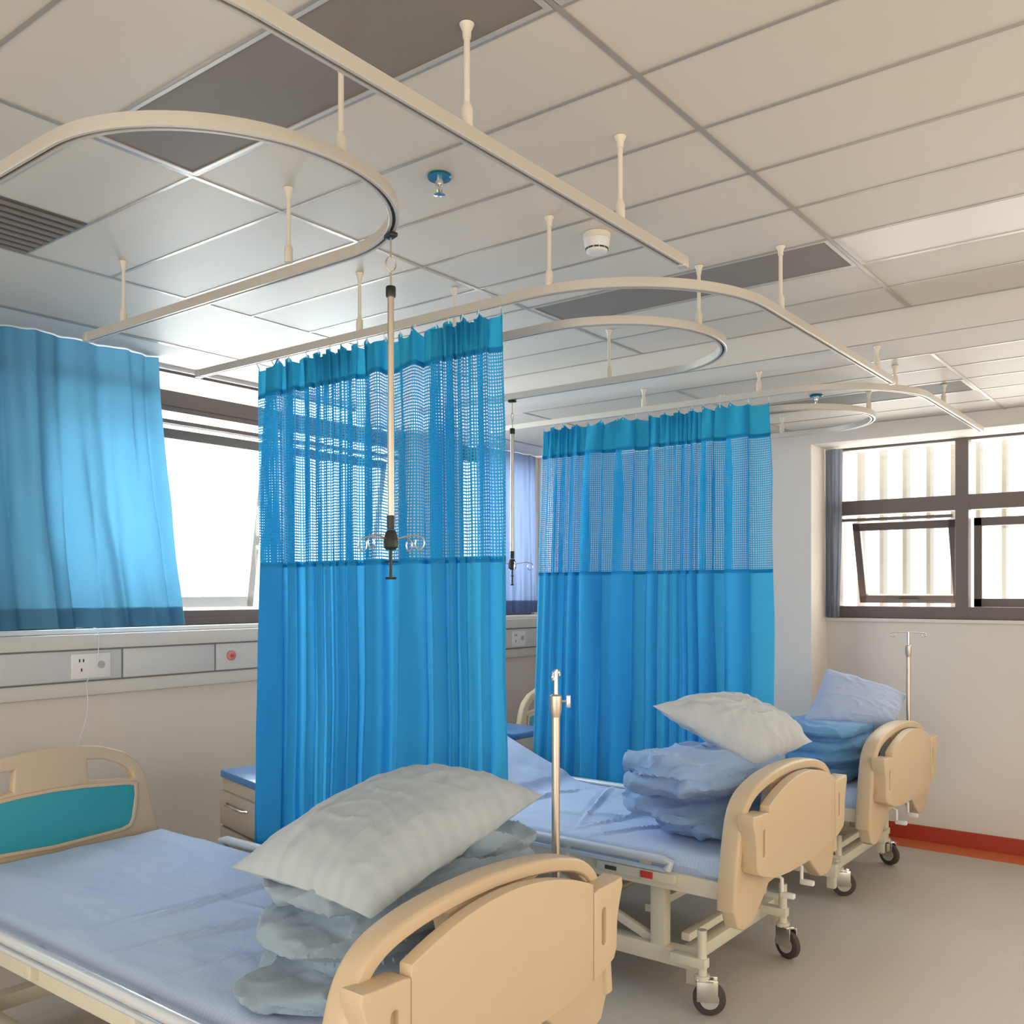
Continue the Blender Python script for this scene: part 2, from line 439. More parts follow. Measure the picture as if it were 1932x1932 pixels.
# ---------------------------------------------------------------- windows
def window_x(name, x0, x1, z0, z1, y, mull, sashes, sashmat):
    """window in the head wall"""
    t = MB().box(x0, x1, y, y+0.07, z0, z0+0.075, bev=0.004).box(x0, x1, y, y+0.07, 2.405, 2.508, bev=0.004).box(x0, x1, y, y+0.07, z1-0.012, z1) \
        .box(x0, x0+0.06, y-0.003, y+0.073, z0, z1, bev=0.004).box(x1-0.06, x1, y-0.003, y+0.073, z0, z1, bev=0.004)
    t.box(x0, x1, y-0.006, y, 2.43, 2.445).box(x0, x1, y-0.006, y, z0+0.03, z0+0.04)
    for m_ in mull: t.box(m_-0.035, m_+0.035, y-0.003, y+0.073, z0, z1, bev=0.004)
    f = t.build(name, M['winf'], None, False); f['kind'] = 'structure'
    MB().box(x0+0.03, x1-0.03, y+0.085, y+0.09, z0+0.02, z1-0.02).build('glass', M['glass'], f, False)
    for a, b, tilt in sashes:
        zt, zb = 2.338, z0+0.075
        h = zt-zb; s = MB()
        s.box(a, b, -0.02, 0.02, -h, -h+0.06, bev=0.003)
        s.box(a, a+0.045, -0.02, 0.02, -h, 0, bev=0.003).box(b-0.045, b, -0.02, 0.02, -h, 0, bev=0.003)
        so = s.build('sash', sashmat, f, False); so.location = (0, y+0.03+0.08, zt); so.rotation_euler = (tilt, 0, 0)
        MB().box(a, b, -0.022, 0.022, -0.050, 0, bev=0.003).build('sash_top', M['winf'], so, False)
        MB().box(a+0.04, b-0.04, -0.003, 0.003, -h+0.05, -0.05).build('pane', M['glass'], so, False)
        hd = MB().box((a+b)/2-0.05, (a+b)/2+0.05, -0.035, -0.02, -h+0.02, -h+0.035, bev=0.003) \
            .box((a+b)/2-0.008, (a+b)/2+0.008, -0.035, -0.02, -h+0.02, -h+0.09, bev=0.003)
        hd.build('handle', sashmat, so, False)
        rl = MB().box(a, b, y+0.0, y+0.05, zt+0.006, zt+0.026, bev=0.002); rl.build('top_rail', M['winf'], f, False)
    return f
window_x('window_1', W1[0], W1[1], WZ0, WZ1, YH+0.03, [2.02, 3.42], [(2.06, 3.36, 0.16), (3.48, 4.28, 0.16), (0.36, 1.98, 0.0)], M['wins'])
window_x('window_2', W2[0], W2[1], WZ0, WZ1, YH+0.03, [], [], M['wins'])
# end window
f = MB()
y0, y1 = -1.4, YC
f.box(XW+0.02, XW+0.09, y0, y1, EZ0, EZ0+0.075, bev=0.004)
f.box(XW+0.02, XW+0.09, y0, y1, EZ1-0.015, EZ1, bev=0.004)
for yy in (YC-0.035, 1.32, 0.50, -0.35, y0+0.035): f.box(XW+0.017, XW+0.093, yy-0.037, yy+0.037, EZ0, EZ1, bev=0.004)
f.box(XW+0.02, XW+0.09, y0, y1, 1.99, 2.08, bev=0.004)
fw = f.build('window_3', M['winf'], None, False); fw['kind'] = 'structure'
MB().box(XW+0.10, XW+0.105, y0, y1, 2.05, EZ1-0.02).build('glass', M['glass'], fw, False)
def end_sash(ya, yb, tilt):
    zt = 1.945; h = zt-EZ0-0.075; s = MB()
    s.box(-0.02, 0.02, ya, yb, -0.05, 0, bev=0.003).box(-0.02, 0.02, ya, yb, -h, -h+0.05, bev=0.003)
    s.box(-0.02, 0.02, ya, ya+0.045, -h, 0, bev=0.003).box(-0.02, 0.02, yb-0.045, yb, -h, 0, bev=0.003)
    so = s.build('sash', M['winf'], fw, False); so.location = (XW+0.11, 0, zt); so.rotation_euler = (0, -tilt, 0)
    MB().box(-0.003, 0.003, ya+0.04, yb-0.04, -h+0.04, -0.04).build('pane', M['glass'], so, False)
    MB().box(-0.035, -0.02, (ya+yb)/2-0.06, (ya+yb)/2+0.06, -h+0.015, -h+0.03, bev=0.003).build('handle', M['winf'], so, False)
end_sash(1.37, 1.985, 0.30)
end_sash(0.55, 1.27, 0.0)
end_sash(-0.30, 0.45, 0.0)
MB().box(XW+0.02, XW+0.06, 1.37, YC-0.08, 1.95, 1.968, bev=0.002).build('top_rail', M['winf'], fw, False)
lv = empty('exterior_louvre', (6.75, 0.5, 1.0)); tag(lv, 'row of pale vertical louvre fins outside the far window', 'louvre')
for i in range(26):
    yy = 1.669+0.152*4-0.152*i
    MB().box(-0.05, 0.05, yy-0.5-0.013, yy-0.5+0.013, 0.0, 1.9).build('fin', M['fin'], lv, False)
MB().box(-0.02, 0.02, -2.1, 1.85, -0.06, 0.0).box(-0.02, 0.02, -2.1, 1.85, 1.9, 1.96).build('rail', M['fin'], lv, False)

# ---------------------------------------------------------------- bed-head trunking on the wall
tr = empty('bed_head_trunking', (0, YH, 1.0)); tag(tr, 'long pale trunking with socket plates along the wall under the windows', 'wall trunking')
MB().box(-2.4, XC-0.01, -0.075, -0.001, 0.245, 0.312, bev=0.006).build('ledge', M['trunk2'], tr)
MB().box(-2.4, XC-0.01, -0.052, -0.001, 0.098, 0.245, bev=0.002).build('body', M['seam'], tr, False)
MB().box(-2.4, XC-0.01, -0.045, -0.001, 0.030, 0.098, bev=0.012).build('lower_channel', M['trunk2'], tr)
cuts = [-2.4, -0.6, 0.6, 1.5, 2.378, 2.882, 3.7, 4.5, 5.0, XC-0.01]
for a, b in zip(cuts[:-1], cuts[1:]):
    MB().box(a+0.005, b-0.005, -0.060, -0.048, 0.104, 0.238, bev=0.003).build('cover_panel', M['trunk'], tr)
def sockets(x, w_):
    p = MB().box(x-w_/2, x+w_/2, -0.069, -0.059, 0.112, 0.225, bev=0.004).build('socket_plate', M['white'], tr)
    for a, b in ((-0.009, 0.03), (0.009, 0.03), (0.0, -0.012)):
        MB().box(x-w_/4+a-0.003, x-w_/4+a+0.003, -0.0705, -0.069, 0.165+b-0.008, 0.165+b+0.006).build('socket_hole', M['slot'], p, False)
    s = MB(); s.lathe([(0.017, 0), (0.017, 0.003), (0.013, 0.004)])
    o = s.build('round_socket', M['grey'], p); o.rotation_euler = (PI/2, 0, 0); o.location = (x+w_/4, -0.069, 0.172)
sockets(2.222, 0.185)
sockets(5.42, 0.16)
b = MB(); b.lathe([(0.026, 0), (0.026, 0.008), (0.020, 0.012)]); o = b.build('call_button', M['pink'], tr); o.rotation_euler = (PI/2, 0, 0); o.location = (2.974, -0.060, 0.176)
b = MB(); b.lathe([(0.009, 0), (0.009, 0.005), (0.006, 0.007)]); o2 = b.build('centre', M['red'], o); o2.location = (0, 0, 0.012)
# charger cable lying on the sill and hanging down
cb = MB()
pts = []
for i in range(60):
    s_ = i/59
    pts.append((2.24+0.09*math.cos(s_*14)*(1-s_*0.4), YH-0.022+0.012*math.sin(s_*14), WZ0+0.006+0.022*abs(math.sin(s_*9))*(1-s_)))
cb.tube(pts, 0.0022, 6)
pts = [(2.25, YH-0.03, WZ0+0.006), (2.25, YH-0.058, WZ0+0.002), (2.25, YH-0.082, 1.30), (2.247, YH-0.081, 1.20), (2.246, YH-0.074, 1.16)]
cb.tube(pts, 0.0018, 6)
pts = [(2.21, YH-0.075, 1.12)]+[(2.20+0.02*math.sin(i*0.5)-0.004*i, YH-0.062+0.02*math.sin(i*0.3)*0, 1.09-0.038*i) for i in range(12)]
cb.tube(pts, 0.0018, 6)
tag(cb.build('charging_cable', M['white'], None), 'thin white cable coiled on the window sill and hanging over the trunking', 'cable')

# ---------------------------------------------------------------- ceiling-hung rails
ZR = 2.403
PROF = [(-0.0125, 0.014), (0.0125, 0.014), (0.0125, -0.012), (0.0105, -0.014), (0.004, -0.014), (0.004, -0.006), (-0.004, -0.006), (-0.004, -0.014), (-0.0105, -0.014), (-0.0125, -0.012)]
def rail(name, path, posts, label, cat, group):
    c = Vector(path[len(path)//2])
    t = empty(name, (c.x, c.y, ZR)); tag(t, label, cat, group)
    P = [Vector(p)-Vector((c.x, c.y, ZR)) for p in path]
    MB().sweep(P, PROF).build('rail', M['alu'], t)
    MB().sweep([p for p in P], [(-0.0038, -0.0062), (0.0038, -0.0062), (0.0038, -0.0085), (-0.0038, -0.0085)]).build('slot', M['slot'], t)
    for e in (P[0], P[-1]):
        MB().box(e.x-0.014, e.x+0.014, e.y-0.014, e.y+0.014, -0.016, 0.016, bev=0.003).build('end_cap', M['alu'], t)
    for x, y, z in posts:
        x -= c.x; y -= c.y; h = z-ZR
        b = MB().tube([(x, y, 0.013), (x, y, h)], 0.0062, 10)
        b = b.build('hanger', M['rod'], t)
        MB().lathe([(0.012, 0.012), (0.012, 0.050), (0.007, 0.062)], (x, y, 0), 14).build('collar', M['rod'], b)
        MB().lathe([(0.008, h-0.03), (0.009, h-0.015), (0.014, h-0.004), (0.015, h-0.001)], (x, y, 0), 16).build('flange', M['rod'], b)
    return t
def uloop(xa, xb, yap, yend):
    r = (xb-xa)/2; cx = (xa+xb)/2; cy = yap+r
    n = max(2, int((yend-cy)/0.2))
    return [(xb, yend-(yend-cy)*i/n, ZR) for i in range(n)] + arc(cx, cy, r, 0, -PI, 36, ZR) + [(xa, cy+(yend-cy)*(i+1)/n, ZR) for i in range(n)]
rail('drip_rail', uloop(0.935, 1.727, 1.487, 3.235), [(1.348, 1.497, Z1), (1.694, 2.095, Z1), (1.727, 3.0, Z1), (0.935, 2.4, Z1)],
     'oval ceiling rail over the nearest bed, ending above the left window curtain', 'ceiling rail', 'oval drip rails')
rail('drip_rail', uloop(2.625, 3.448, 1.468, 3.235), [(2.96, 1.48, Z1), (3.448, 2.145, Z1), (2.625, 2.30, Z1)],
     'oval ceiling rail over the middle bed, between the two blue curtains', 'ceiling rail', 'oval drip rails')
rail('drip_rail', uloop(4.46, 5.245, 1.487, 3.2), [(4.85, 1.49, Z2), (5.245, 2.1, Z2), (4.46, 2.1, Z2)],
     'oval ceiling rail over the farthest bed, beyond the second blue curtain', 'ceiling rail', 'oval drip rails')
def lrail(x, y, yend, xend, r):
    n = 8
    return [(x, yend-(yend-(y+r))*i/n, ZR) for i in range(n)] + arc(x+r, y+r, r, -PI, -PI/2, 24, ZR)[0:] + [(x+r+(xend-x-r)*(i+1)/n, y, ZR) for i in range(n)]
rail('curtain_rail', lrail(0.42, 1.212, 3.4, 2.325, 0.5), [(1.42, 1.212, Z1), (2.0, 1.212, Z1), (0.42, 2.4, Z1)],
     'straight running ceiling rail nearest the camera with its end in mid air', 'curtain rail', 'curtain rails')
rail('curtain_rail', lrail(2.297, 1.187, 3.41, 4.175, 0.53), [(2.30, 1.64, Z1), (2.297, 2.455, Z1), (2.955, 1.187, Z1), (4.30-0.33, 1.187, Z2)],
     'bent ceiling rail carrying the nearer blue curtain', 'curtain rail', 'curtain rails')
rail('curtain_rail', lrail(4.10, 1.15, 3.3, 5.72, 0.5), [(4.10, 2.35, Z2), (4.36, 1.225, Z2), (4.9, 1.15, Z2), (4.10, 1.75, Z2)],
     'bent ceiling rail carrying the farther blue curtain', 'curtain rail', 'curtain rails')

# ---------------------------------------------------------------- curtains
def fbm(x, y, z=0.0): return noise.fractal(Vector((x, y, z)), 1.0, 2.0, 3)
def cloth_grid(ny, nz, fn, uvfn=None):
    bm = bmesh.new(); uvl = bm.loops.layers.uv.new('UVMap')
    V = [[bm.verts.new(fn(i/ny, j/nz)) for i in range(ny+1)] for j in range(nz+1)]
    # metric uv: arc length along the middle row
    mid = V[nz//2]; acc = [0.0]
    for a, b in zip(mid[:-1], mid[1:]): acc.append(acc[-1]+(b.co-a.co).length)
    for j in range(nz):
        for i in range(ny):
            f = bm.faces.new((V[j][i], V[j][i+1], V[j+1][i+1], V[j+1][i]))
            for lp, (ii, jj) in zip(f.loops, ((i, j), (i+1, j), (i+1, j+1), (i, j+1))):
                lp[uvl].uv = (acc[ii], V[jj][ii].co.z)
    me = bpy.data.meshes.new('cloth'); bm.to_mesh(me); bm.free(); return me

def ward_curtain(x, ya, yb, ztop, zh, zm, zbot, seed, dens, label, hooks=15, flare=(0.0, 0.0), xsh=0.0):
    t = empty('privacy_curtain', (x, (ya+yb)/2, zbot)); tag(t, label, 'curtain', 'blue ward curtains')
    yc = (ya+yb)/2
    # phase function: local fold density varies along the cloth
    K = 400; ph = [0.0]
    for i in range(K):
        s = i/K; ph.append(ph[-1]+dens(s)/K*2*PI)
    def PH(s):
        q = min(max(s, 0), 1)*K; i = int(q); i = min(i, K-1); return ph[i]+(ph[i+1]-ph[i])*(q-i)
    def pos(s, z):
        d = (ztop-z)/(ztop-zbot)
        p = PH(s); fine = math.exp(-d*14)
        dn = dens(s); amp = min(0.055, 0.36/dn)
        amp *= (0.55+0.45*min(1, d*6))*(0.75+0.5*fbm(s*9+seed, seed, d*0.8))
        wob = 0.9*fbm(s*5+seed*3, d*1.3, seed)
        ox = amp*math.sin(p+wob*(0.3+d)) + 0.35*amp*math.sin(2.3*p+seed+d*1.5) + 0.012*fine*math.sin(3*p+1)
        oy = 0.85*amp*math.sin(2*p+wob) + 0.02*d*fbm(s*4+7, d*2, seed)
        y = ya+(yb-ya)*s
        y += (flare[0]*(1-s)+flare[1]*s)*d
        return ox + xsh*min(1, d*1.6), y+oy-yc
    def mk(name, z0, z1, nz, m, scal=False):
        def fn(u, v):
            z = z0+(z1-z0)*v
            ox, y = pos(u, z)
            zz = z
            if scal: zz -= v*0.030*abs(math.sin(u*PI*hooks))**0.7
            return Vector((ox, y, zz-zbot))
        return link(name, cloth_grid(620, nz, fn), m, t)
    mk('header', zh-0.004, ztop, 8, M['bluet'], True)
    mk('net_panel', zm-0.002, zh, 26, M['net'])
    mk('lower_panel', zbot, zm, 40, M['blue'])
    # stitched tapes where the panels meet
    for zc, nm in ((zh, 'upper_seam'), (zm, 'lower_seam')):
        def fn(u, v, zc=zc):
            ox, y = pos(u, zc); return Vector((ox*1.0+0.0012, y, zc-0.009+0.018*v-zbot))
        link(nm, cloth_grid(620, 1, fn), M['bluet'], t)
    for k in range(hooks+1):
        u = k/hooks; ox, y = pos(min(max(u, .004), .996), ztop)
        MB().tube([(ox, y, ztop-zbot-0.02), (ox*0.5, y, ztop-zbot+0.0), (0, y, ztop-zbot+0.012), (0, y, ZR-0.010-zbot)], 0.0022, 6).build('hook', M['white'], t)
    return t
# fold density (folds over the whole width) as a function of s (0 = wall side)
def d1(s):
    v = 6.5
    v += 26*math.exp(-((s-0.36)/0.10)**2) + 24*math.exp(-((s-0.88)/0.09)**2) + 7*math.exp(-((s-0.15)/0.05)**2)
    return v
def d2(s):
    v = 6.5
    v += 20*math.exp(-((s-0.10)/0.09)**2) + 22*math.exp(-((s-0.66)/0.10)**2)
    return v
ward_curtain(2.297, 3.04, 1.835, 2.386, 2.262, 1.605, 0.30, 1.3, d1,
             'nearer blue ward curtain with a net top, hanging just behind the nearest bed', 17, (0.07, 0.03), 0.045)
ward_curtain(4.10, 2.97, 1.72, 2.386, 2.222, 1.60, 0.30, 5.7, d2,
             'farther blue ward curtain with a net top, hanging behind the middle bed', 17, (0.10, 0.0), 0.03)

def plain_curtain(name, axis, c, a, b, ztop, zbot, folds, amp, m, label, skew=(0, 0), seed=2.0, hem=0.0):
    t = empty(name, (a, c, zbot) if axis == 'x' else (c, a, zbot)); tag(t, label, 'curtain')
    def fn(u, v):
        z = zbot+(ztop-zbot)*v; d = 1-v
        p = u*folds*2*PI
        am = amp*(0.5+0.6*d)*(0.7+0.6*fbm(u*6+seed, d, 1.0))
        o = am*math.sin(p+1.6*fbm(u*4, d*1.5, seed)) + 0.3*am*math.sin(2.6*p+seed)
        q = (b-a)*u + (skew[0]*(1-u)+skew[1]*u)*(d**1.6) + 0.3*am*math.sin(2*p)
        return Vector((q, o, z-zbot)) if axis == 'x' else Vector((o, q, z-zbot))
    link('cloth', cloth_grid(300, 40, fn), m, t)
    def fh(u, v):
        p = fn(u, v*hem/(ztop-zbot)); p.y += 0.004 if axis == 'x' else 0; p.x += 0 if axis == 'x' else -0.004; return p
    if hem: link('hem', cloth_grid(300, 3, fh), m, t)
    return t
plain_curtain('window_curtain', 'x', YH-0.11, 0.9, 2.53, Z1-0.004, WZ0+0.008, 7.5, 0.050, M['wcur'],
              'pale blue window curtain at the left, drawn beside the bright window', (0, 0.15), 2.0, 0.09)
plain_curtain('window_curtain', 'x', YH-0.07, 4.95, 5.62, Z2-0.004, WZ0+0.02, 5.5, 0.022, M['wcur2'],
              'greyish lilac window curtain seen between the two blue ward curtains', (0, 0.03), 6.0, 0.09)
plain_curtain('window_curtain', 'y', XW-0.045, YC-0.008, YC-0.115, EZ1-0.01, EZ0+0.005, 2.5, 0.014, M['wcur3'],
              'narrow slate grey curtain bunched at the left side of the far window', (0, 0.02), 4.0, 0.0)

# ---------------------------------------------------------------- beds
def sm(pts, n=6):
    """Catmull-Rom through (x,z) points"""
    out = []
    P = [pts[0]]+list(pts)+[pts[-1]]
    for i in range(1, len(P)-2):
        for k in range(n):
            t = k/n; a, b, c, d = P[i-1], P[i], P[i+1], P[i+2]
            out.append(tuple(0.5*((2*b[j])+(-a[j]+c[j])*t+(2*a[j]-5*b[j]+4*c[j]-d[j])*t*t+(-a[j]+3*b[j]-3*c[j]+d[j])*t**3) for j in range(2)))
    out.append(tuple(pts[-1])); return out
def mirror(half):
    """half from x=0 top clockwise on the right side down to x=0 bottom"""
    return half + [(-x, z) for x, z in half[::-1] if abs(x) > 1e-6]

def make_bed(label, group):
    t = empty('hospital_bed'); tag(t, label, 'bed', group)
    # footboard: a thick arched loop behind a smooth outer panel
    loop = sm([(0.515, 0.42), (0.505, 0.52), (0.478, 0.64), (0.445, 0.735), (0.385, 0.79), (0.28, 0.822), (0.14, 0.84), (0, 0.846)], 5)
    loop = loop + [(-x, z) for x, z in loop[::-1][1:]]
    bx, by = 0.020, 0.036
    prof = []
    for i in range(16):
        a = 2*PI*i/16; ca, sa = math.cos(a), math.sin(a)
        prof.append((by*math.copysign(abs(ca)**0.45, ca), bx*math.copysign(abs(sa)**0.45, sa)))
    fb = MB().sweep([(x*0.965, 0.085, z-0.02) for x, z in loop], prof, up=Vector((0, 1, 0)))
    # sweep's normal lies in plane: swap so depth runs along y
    fb.bm.free(); fb = MB()
    path = [Vector((x*0.965, 0.085, z-0.02)) for x, z in loop]
    fb.sweep(path, [(b, a) for a, b in prof], up=Vector((0, 1, 0)))
    foot = fb.build('footboard', M['cream'], t)
    tag(foot, 'cream plastic footboard')
    # web between loop and panel with two hand holes
    out = mirror([(0, 0.83), (0.14, 0.824), (0.28, 0.806), (0.38, 0.775), (0.435, 0.725), (0.465, 0.64), (0.492, 0.52), (0.50, 0.40), (0.47, 0.335), (0.42, 0.315), (0.34, 0.325), (0.27, 0.375), (0.20, 0.43), (0, 0.44)])
    def hole(sgn):
        h = [(0.15, 0.742), (0.165, 0.790), (0.20, 0.800), (0.28, 0.786), (0.35, 0.762), (0.392, 0.725), (0.412, 0.67), (0.405, 0.64), (0.36, 0.630), (0.25, 0.650), (0.17, 0.69)]
        return [(sgn*x, z) for x, z in h]
    MB().plate(out, 0.058, 0.112, [hole(1), hole(-1)], bev=0.008).build('web', M['cream'], foot)
    # outer panel
    half = [(0, 0.815)]+[(0.042*i, 0.815-0.108*(0.042*i/0.42)**2) for i in range(1, 9)]
    half += [(0.338, 0.742), (0.338, 0.493), (0.28, 0.478), (0.15, 0.468), (0, 0.466)]
    MB().plate(mirror(half), 0.0, 0.036, bev=0.005).build('outer_panel', M['cream'], foot)
    for sg in (-1, 1):
        blk = [(sg*x, z) for x, z in ((0.341, 0.722), (0.360, 0.727), (0.445, 0.729), (0.476, 0.733), (0.480, 0.712), (0.466, 0.672), (0.453, 0.63), (0.449, 0.55), (0.436, 0.525), (0.39, 0.506), (0.341, 0.494))]
        slot = [(sg*x, z) for x, z in rrect(0.376, 0.398, 0.575, 0.672, 0.010, 3)]
        MB().plate(blk, -0.003, 0.060, [slot], bev=0.005).build('side_block', M['cream'], foot)
        MB().box(sg*0.387-0.012, sg*0.387+0.012, 0.012, 0.018, 0.57, 0.68).build('recess', mat_dark, foot)
    # headboard
    hb_out = mirror([(0, 0.925), (0.10, 0.921), (0.20, 0.905), (0.29, 0.872), (0.35, 0.825), (0.378, 0.77), (0.40, 0.68), (0.43, 0.56), (0.45, 0.44), (0.44, 0.40), (0.30, 0.385), (0, 0.385)])
    def hh(sgn): return [(sgn*x, z) for x, z in ((0.135, 0.862), (0.20, 0.855), (0.27, 0.828), (0.315, 0.795), (0.325, 0.770), (0.31, 0.762), (0.20, 0.775), (0.14, 0.785))]
    hb = MB().plate(hb_out, 2.155, 2.20, [hh(1), hh(-1)], bev=0.010).build('headboard', M['cream'], t)
    tag(hb, 'cream plastic headboard with a teal panel')
    tealo = mirror([(0, 0.762), (0.12, 0.758), (0.30, 0.742), (0.322, 0.735), (0.325, 0.70), (0.312, 0.61), (0.300, 0.588), (0.27, 0.578), (0, 0.566)])
    MB().plate(tealo, 2.149, 2.156, bev=0.002).build('teal_inset', M['teal'], hb)
    rimo = mirror([(0, 0.776), (0.12, 0.772), (0.305, 0.756), (0.336, 0.747), (0.340, 0.70), (0.326, 0.60), (0.310, 0.574), (0.27, 0.564), (0, 0.551)])
    MB().plate(rimo, 2.146, 2.156, [tealo], bev=0.003).build('rim', M['cream'], hb)
    # frame
    fr = MB()
    for sg in (-1, 1):
        fr.box(*sorted((sg*0.425, sg*0.47)), 0.115, 2.15, 0.42, 0.482, bev=0.004)
    for yy in (0.16, 0.75, 1.35, 1.9, 2.1): fr.box(-0.43, 0.43, yy-0.02, yy+0.02, 0.425, 0.465, bev=0.003)
    fr.build('frame', M['frame'], t)
    MB().box(-0.43, 0.43, 0.13, 2.12, 0.462, 0.478, bev=0.003).build('platform', M['frame'], t)
    bs = MB()
    for sg in (-1, 1):
        bs.box(*sorted((sg*0.365, sg*0.425)), 0.24, 1.95, 0.128, 0.192, bev=0.004)
        bs.box(*sorted((sg*0.375, sg*0.41)), 0.25, 0.29, 0.07, 0.13, bev=0.003)
    for yy in (0.30, 1.90): bs.box(-0.37, 0.37, yy-0.03, yy+0.03, 0.135, 0.185, bev=0.004)
    base = bs.build('base_frame', M['frame'], t)
    for sg in (-1, 1):
        for yy in (0.40, 1.80):
            MB().box(*sorted((sg*0.375, sg*0.425)), yy-0.03, yy+0.03, 0.19, 0.425, bev=0.004).build('leg', M['frame'], t)
        MB().box(-0.012, 0.012, -0.30, 0.30, -0.017, 0.017, bev=0.003, mtx=Matrix.Translation((sg*0.385, 0.72, 0.30)) @ Matrix.Rotation(0.36, 4, 'X')).build('link_arm', M['frame'], t)
    MB().box(-0.36, 0.36, 0.46, 0.49, 0.28, 0.31, bev=0.003).build('cross_bar', M['frame'], t)
    MB().tube([(-0.36, 0.62, 0.34), (0.36, 0.62, 0.34)], 0.014, 12).build('lift_shaft', M['chrome'], t)
    MB().box(-0.36, 0.36, 0.30, 0.335, 0.205, 0.235, bev=0.003).build('cross_bar', M['frame'], t)
    # casters
    for sx, yy, rot in ((-0.33, 0.20, 0.5), (0.30, 0.20, -0.35), (-0.33, 1.95, 0.2), (0.33, 1.95, 1.0)):
        c = MB().tube([(0, 0, 0.13), (0, 0, 0.30)], 0.017, 14).tube([(0, 0, 0.125), (0, 0, 0.14)], 0.027, 14)
        c.box(-0.02, 0.02, -0.02, 0.12, 0.165, 0.20, bev=0.004)
        c = c.build('caster', M['frame'], t); c.location = (sx, yy, 0); c.rotation_euler = (0, 0, 0)
        y = MB().box(-0.022, -0.017, -0.055, 0.02, 0.05, 0.128, bev=0.002).box(0.017, 0.022, -0.055, 0.02, 0.05, 0.128, bev=0.002).box(-0.022, 0.022, -0.04, 0.02, 0.118, 0.130, bev=0.002)
        y = y.build('fork', M['chrome'], c); y.rotation_euler = (0, 0, rot)
        wv = MB().tube([(-0.014, 0, 0), (-0.010, 0, 0), (0.010, 0, 0), (0.014, 0, 0)], [0.050, 0.058, 0.058, 0.050], 28).build('wheel', M['rubber'], c)
        wv.location = (0.025*math.sin(rot), -0.025*math.cos(rot), 0.0582); wv.rotation_euler = (0, 0, rot)
        hv = MB().tube([(-0.0175, 0, 0), (0.0175, 0, 0)], 0.034, 20).build('hub', M['grey'], c)
        hv.location = wv.location; hv.rotation_euler = wv.rotation_euler
    # crank handles under the footboard
    for sx in (-0.10, 0.10):
        MB().tube([(sx, 0.20, 0.43), (sx, 0.06, 0.43), (sx, 0.05, 0.425), (sx, 0.05, 0.37)], 0.007, 10).box(sx-0.012, sx+0.012, 0.0, 0.055, 0.355, 0.375, bev=0.005).build('crank_handle', M['white'], t)
    # folded side rails
    for sg in (-1, 1):
        X = sg*0.505
        r = MB().tube([(X, 0.315, 0.505), (X, 0.30, 0.532), (X, 0.33, 0.537), (X, 1.80, 0.537), (X, 1.83, 0.532), (X, 1.815, 0.505)], 0.0165, 14)
        r = r.build('side_rail', M['railw'], t)
        MB().tube([(X-sg*0.008, 0.33, 0.497), (X-sg*0.008, 1.79, 0.497)], 0.009, 10).build('lower_tube', M['railw'], r)
        for yy in (0.42, 0.78, 1.30, 1.68):
            MB().box(*sorted((X-sg*0.045, X-sg*0.012)), yy-0.018, yy+0.018, 0.440, 0.518, bev=0.004).build('bracket', M['frame'], r)
        MB().box(*sorted((X-sg*0.035, X-sg*0.004)), 0.29, 0.62, 0.450, 0.487, bev=0.005).build('latch_housing', M['frame'], r)
        MB().box(*sorted((X-sg*0.004, X+sg*0.004)), 0.375, 0.425, 0.458, 0.482, bev=0.002).build('latch', M['red'], r)
        MB().box(*sorted((X-sg*0.005, X+sg*0.0)), 0.53, 0.58, 0.460, 0.475, bev=0.002).build('slot', M['slot'], r)
    return t
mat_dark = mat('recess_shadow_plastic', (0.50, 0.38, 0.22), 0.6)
def place_casters(b, xy):
    cs = sorted([c for c in b.children if c.name.startswith('caster')], key=lambda c: (c.location.y > 1, c.location.x))
    for c, (x, y) in zip(cs, xy): c.location.x = x; c.location.y = y
BEDS = [(1.725, 1.330), (3.535, 1.325), (4.965, 1.31)]
bed = make_bed('nearest cream hospital bed at the bottom left, under the checked grey pillow', 'hospital beds in a row')
bed.location = (BEDS[0][0], BEDS[0][1], 0)
b2 = copy_tree(bed); b2.location = (BEDS[1][0], BEDS[1][1], 0); place_casters(b2, [(-0.46, 0.2), (0.235, 0.18)]); b2['label'] = 'middle cream hospital bed between the two blue ward curtains'
b3 = copy_tree(bed); b3.location = (BEDS[2][0], BEDS[2][1], 0); place_casters(b3, [(-0.27, 0.28), (0.44, 0.26)]); b3['label'] = 'farthest cream hospital bed, by the far wall with the window'

MB().box(-0.42, 0.42, 0.0, 0.78, -0.022, -0.004, bev=0.004, mtx=Matrix.Translation((0, 1.32, 0.480)) @ Matrix.Rotation(0.355, 4, 'X')).build('backrest_frame', M['frame'], b2)
